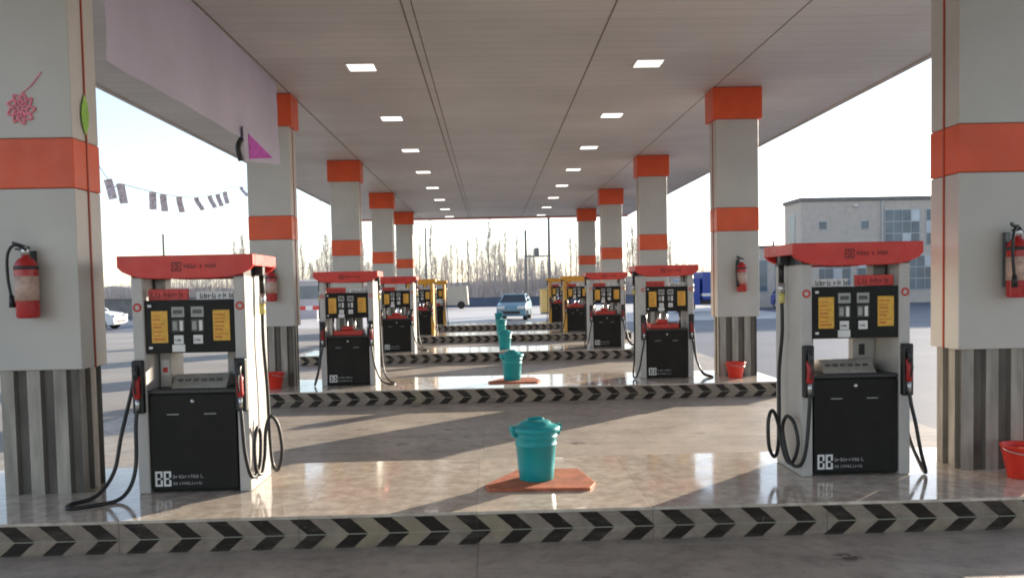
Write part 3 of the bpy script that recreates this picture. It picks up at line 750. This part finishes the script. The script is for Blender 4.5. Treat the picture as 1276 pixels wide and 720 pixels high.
# right building
bd = thing('station_building', 'two storey pale brick building behind the right pump, with large grid windows', 'building', (22.3, 60, 0), R(0))
b = MB(); b.box(0, 30, 0, 3.4, 0, 7.35, 'brick_pale'); b.build('wall', bd)
b = MB(); b.box(-.12, 30.1, -.12, 3.5, 7.35, 7.62, 'wall_stone', bev=.02); b.build('parapet', bd)
for x in (1.55, 4.6):
    b = MB(); b.box(x - .32, x + .32, -.03, .02, 5.3, 5.95, 'frame_grey'); f = b.build('window', bd)
    b = MB(); b.box(x - .26, x + .26, -.04, -.031, 5.36, 5.89, 'window_dark'); b.build('pane', f)
b = MB(); b.lathe([(0, 0), (.14, .02), (.16, .14), (0, .2)], 'white_paint', c=(3.9, -.15, 6.9), seg=12); b.build('wall_lamp', bd)
rnd = random.Random(5)
for fl_, (z0, z1) in enumerate(((4.1, 6.7), (.9, 3.4))):
    x = 6.0 if fl_ == 0 else 1.0
    while x < 28:
        b = MB(); b.box(x, x + 2.6, -.05, .02, z0, z1, 'frame_grey'); f = b.build('window', bd)
        b = MB()
        for i in range(4):
            for j in range(3):
                mm = 'window_pale' if rnd.random() < .35 else 'window_dark'
                b.box(x + .06 + i * .63, x + .06 + i * .63 + .58, -.06, -.051, z0 + .06 + j * (z1 - z0 - .06) / 3, z0 + (j + 1) * (z1 - z0 - .06) / 3, mm)
        b.build('pane', f); x += 3.0
b = MB(); b.box(5.75, 5.87, -.16, -.04, .2, 7.3, 'frame_grey'); b.build('downpipe', bd)
for y in (1.7,):
    b = MB(); b.box(-.05, .02, y - .6, y + .6, 4.0, 6.6, 'frame_grey'); f = b.build('window', bd)
    b = MB(); b.box(-.06, -.051, y - .5, y + .5, 4.1, 6.5, 'window_dark'); b.build('pane', f)
an = thing('annex_building', 'low one storey annex left of the two storey building, with tall dark windows', 'building', (16.4, 56, 0), R(0))
b = MB(); b.box(0, 5.6, 0, 3, 0, 3.95, 'brick_pale'); b.build('wall', an)
b = MB(); b.box(-.1, 5.7, -.1, 3.1, 3.95, 4.12, 'wall_stone', bev=.02); b.build('parapet', an)
for k in range(4):
    x = .7 + k * 1.1
    b = MB(); b.box(x - .36, x + .36, -.04, .02, 1.0, 3.2, 'frame_grey'); f = b.build('window', an)
    b = MB(); b.box(x - .29, x + .29, -.05, -.041, 1.07, 3.13, 'window_dark'); b.build('pane', f)
# grey kiosk at the left, between second column and second pump
kk = thing('kiosk', 'small grey kiosk with a wide window, seen left of the second left pump', 'kiosk', (-11.4, 52, 0), R(6))
b = MB(); b.box(-1.5, 1.3, 0, 3, 0, 1.55, 'plaster_lilac'); b.box(-1.5, 1.3, 0, .0 + 3, 1.55, 2.3, 'plaster_lilac'); b.build('wall', kk)
b = MB(); b.box(-1.6, 1.4, -.15, 3.1, 2.3, 2.42, 'white_paint', bev=.02); b.build('roof', kk)
b = MB(); b.box(-1.1, .9, -.04, .02, 1.15, 2.1, 'frame_grey'); f = b.build('window', kk)
b = MB(); b.box(-1.02, .82, -.05, -.041, 1.22, 2.03, 'window_dark'); b.build('pane', f)
bar = thing('barrier', 'red and white striped barrier standing in front of the grey kiosk', 'barrier', (-11.1, 49, 0), 0)
b = MB()
for i in range(6): b.box(-1.2 + i * .4, -.8 + i * .4, -.03, .03, .62, .85, 'red_label' if i % 2 else 'white_paint')
b.build('board', bar)
for x in (-1.05, 1.05):
    b = MB(); b.box(x - .04, x + .04, -.05, .05, 0, .62, 'white_paint'); b.box(x - .05, x + .05, -.3, .3, 0, .06, 'white_paint'); b.build('leg', bar)

# ------------------------------------------------------------------ bare poplars
def make_tree(seed, H, spread):
    rnd = random.Random(seed)
    t = thing('poplar_tree', 'bare poplar in the row far beyond the canopy, haze painted into its pale colour', 'tree', group='bare poplars in a row beyond the station')
    b = MB(); kx, ky = rnd.uniform(-.02, .02), rnd.uniform(-.02, .02)
    ax = lambda z: Vector((kx * z + .06 * math.sin(z * .7 + seed), ky * z, z))
    b.tube([ax(H * i / 7) for i in range(8)], .13, 'bark', seg=6, smooth_n=2, r1=.015); b.build('trunk', t)
    b = MB()
    for k in range(64):
        z = H * rnd.uniform(.10, .93); a = rnd.uniform(0, 6.28); L = (H - z) * rnd.uniform(.25, .5) * spread + .4
        o = ax(z); out = rnd.uniform(.18, .34)
        d = Vector((math.cos(a) * out, math.sin(a) * out, 1)).normalized()
        p1 = o + d * L * .5 + Vector((math.cos(a), math.sin(a), 0)) * .12 * spread; p2 = o + d * L + Vector((rnd.uniform(-.1, .1), rnd.uniform(-.1, .1), L * .15))
        b.tube([o, p1, p2], .03, 'twig_hazed', seg=3, smooth_n=2, r1=.007)
        for q in range(5):
            s = o + (p2 - o) * rnd.uniform(.3, .95); a2 = rnd.uniform(0, 6.28)
            e = s + Vector((math.cos(a2) * .28, math.sin(a2) * .28, .6)) * rnd.uniform(.5, 1.1)
            b.tube([s, e], .012, 'twig_hazed', seg=3, smooth_n=1, r1=.005)
    b.build('crown', t); return t
protos = [make_tree(s, h, sp) for s, h, sp in ((1, 10, 1.), (2, 9, 1.3), (3, 11, .8), (4, 7.5, 1.5), (5, 9.5, .6), (6, 6.5, 1.6))]
rnd = random.Random(11)
X = -33.; k = 0
while X < 25:
    y = rnd.uniform(92, 128); pr = protos[k % 6]
    x = X * y / 110
    sc = rnd.uniform(.62, 1.02)
    if rnd.random() < .25: sc *= .7
    s3 = (sc * rnd.uniform(.9, 1.3), sc, sc * y / 110)
    if k < 6: pr.location = (x, y, 0); pr.scale = s3; pr.rotation_euler.z = rnd.uniform(0, 6)
    else: dup(pr, (x, y, 0), None, rnd.uniform(0, 6), s3)
    X += rnd.uniform(.35, .95); k += 1
# thicket of bare brush under them
b = bmesh.new(); rnd = random.Random(3)
for k in range(16000):
    x = rnd.uniform(-60, 45); y = rnd.uniform(84, 100)
    top = 2.4 + 1.0 * math.sin(x * .35) + .6 * math.sin(x * 1.1 + 2); h = max(.6, top) * rnd.uniform(.4, 1.25) + .6
    w = .018; lx, ly = rnd.uniform(-.35, .35), rnd.uniform(-.3, .3)
    a = rnd.uniform(0, 3.14); dx, dy = math.cos(a) * w, math.sin(a) * w
    z0 = rnd.uniform(0, h * .4)
    vs = [b.verts.new(p) for p in ((x - dx, y - dy, z0), (x + dx, y + dy, z0), (x + lx + dx * .3, y + ly, z0 + h), (x + lx - dx * .3, y + ly, z0 + h))]
    b.faces.new(vs)
me = bpy.data.meshes.new('thicket'); b.to_mesh(me); b.free(); me.materials.append(M['thicket'])
o = bpy.data.objects.new('thicket', me); C.objects.link(o); tag(o, 'mass of bare brown brush under the poplars', 'brush', kind='stuff')
b = MB()
rnd = random.Random(21); pts = []
x = -420.
while x <= 420: pts.append((x, 4.2 + 1.6 * math.sin(x * .02) + rnd.uniform(-.8, .8))); x += 9
b.prism([(-420, -1)] + pts + [(420, -1)], 420, 440, 'twig_hazed', axis='y'); tag(b.build('hills'), kind='structure')

# ------------------------------------------------------------------ light, sky, camera
EL, AZ = R(10.), R(45)      # sun low, to the right and ahead
sd = Vector((math.cos(AZ) * math.cos(EL), math.sin(AZ) * math.cos(EL), math.sin(EL)))
L = bpy.data.lights.new('sun', 'SUN'); L.energy = 14.0; L.angle = R(.55); L.color = (1, .87, .70)
so = bpy.data.objects.new('sun', L); C.objects.link(so); so.rotation_euler = sd.to_track_quat('Z', 'Y').to_euler()
w = bpy.data.worlds.new('World'); bpy.context.scene.world = w; w.use_nodes = True; nt = w.node_tree
bg = nt.nodes['Background']
sk = nt.nodes.new('ShaderNodeTexSky'); sk.sky_type = 'NISHITA'; sk.sun_disc = False
sk.sun_elevation = EL; sk.sun_rotation = math.pi / 2 - AZ
sk.air_density = 1.0; sk.dust_density = .8; sk.ozone_density = 1.2; sk.altitude = 1000
hs = nt.nodes.new('ShaderNodeHueSaturation'); hs.inputs['Saturation'].default_value = .64
nt.links.new(sk.outputs[0], hs.inputs['Color']); nt.links.new(mixc(nt, 1., hs.outputs[0], (.97, .985, 1.05), 'MULTIPLY'), bg.inputs[0]); bg.inputs[1].default_value = .35
cam = bpy.data.cameras.new('camera'); co = bpy.data.objects.new('camera', cam); C.objects.link(co)
cam.sensor_width = 36; cam.lens = 36 * 1050.6 / 1276; cam.shift_y = (403 - 360) / 1276; cam.clip_end = 3000; cam.clip_start = .05
co.matrix_world = Matrix.Translation((0, 0, 1.765)) @ Matrix.Rotation(-.0245, 4, 'Z') @ Matrix.Rotation(math.pi / 2 - .0444, 4, 'X') @ Matrix.Rotation(-.0203, 4, 'Z')
sc = bpy.context.scene; sc.camera = co
sc.view_settings.view_transform = 'Standard'; sc.view_settings.look = 'None'; sc.view_settings.exposure = 0

sc.render.engine = 'CYCLES'; sc.cycles.filter_width = 1.9
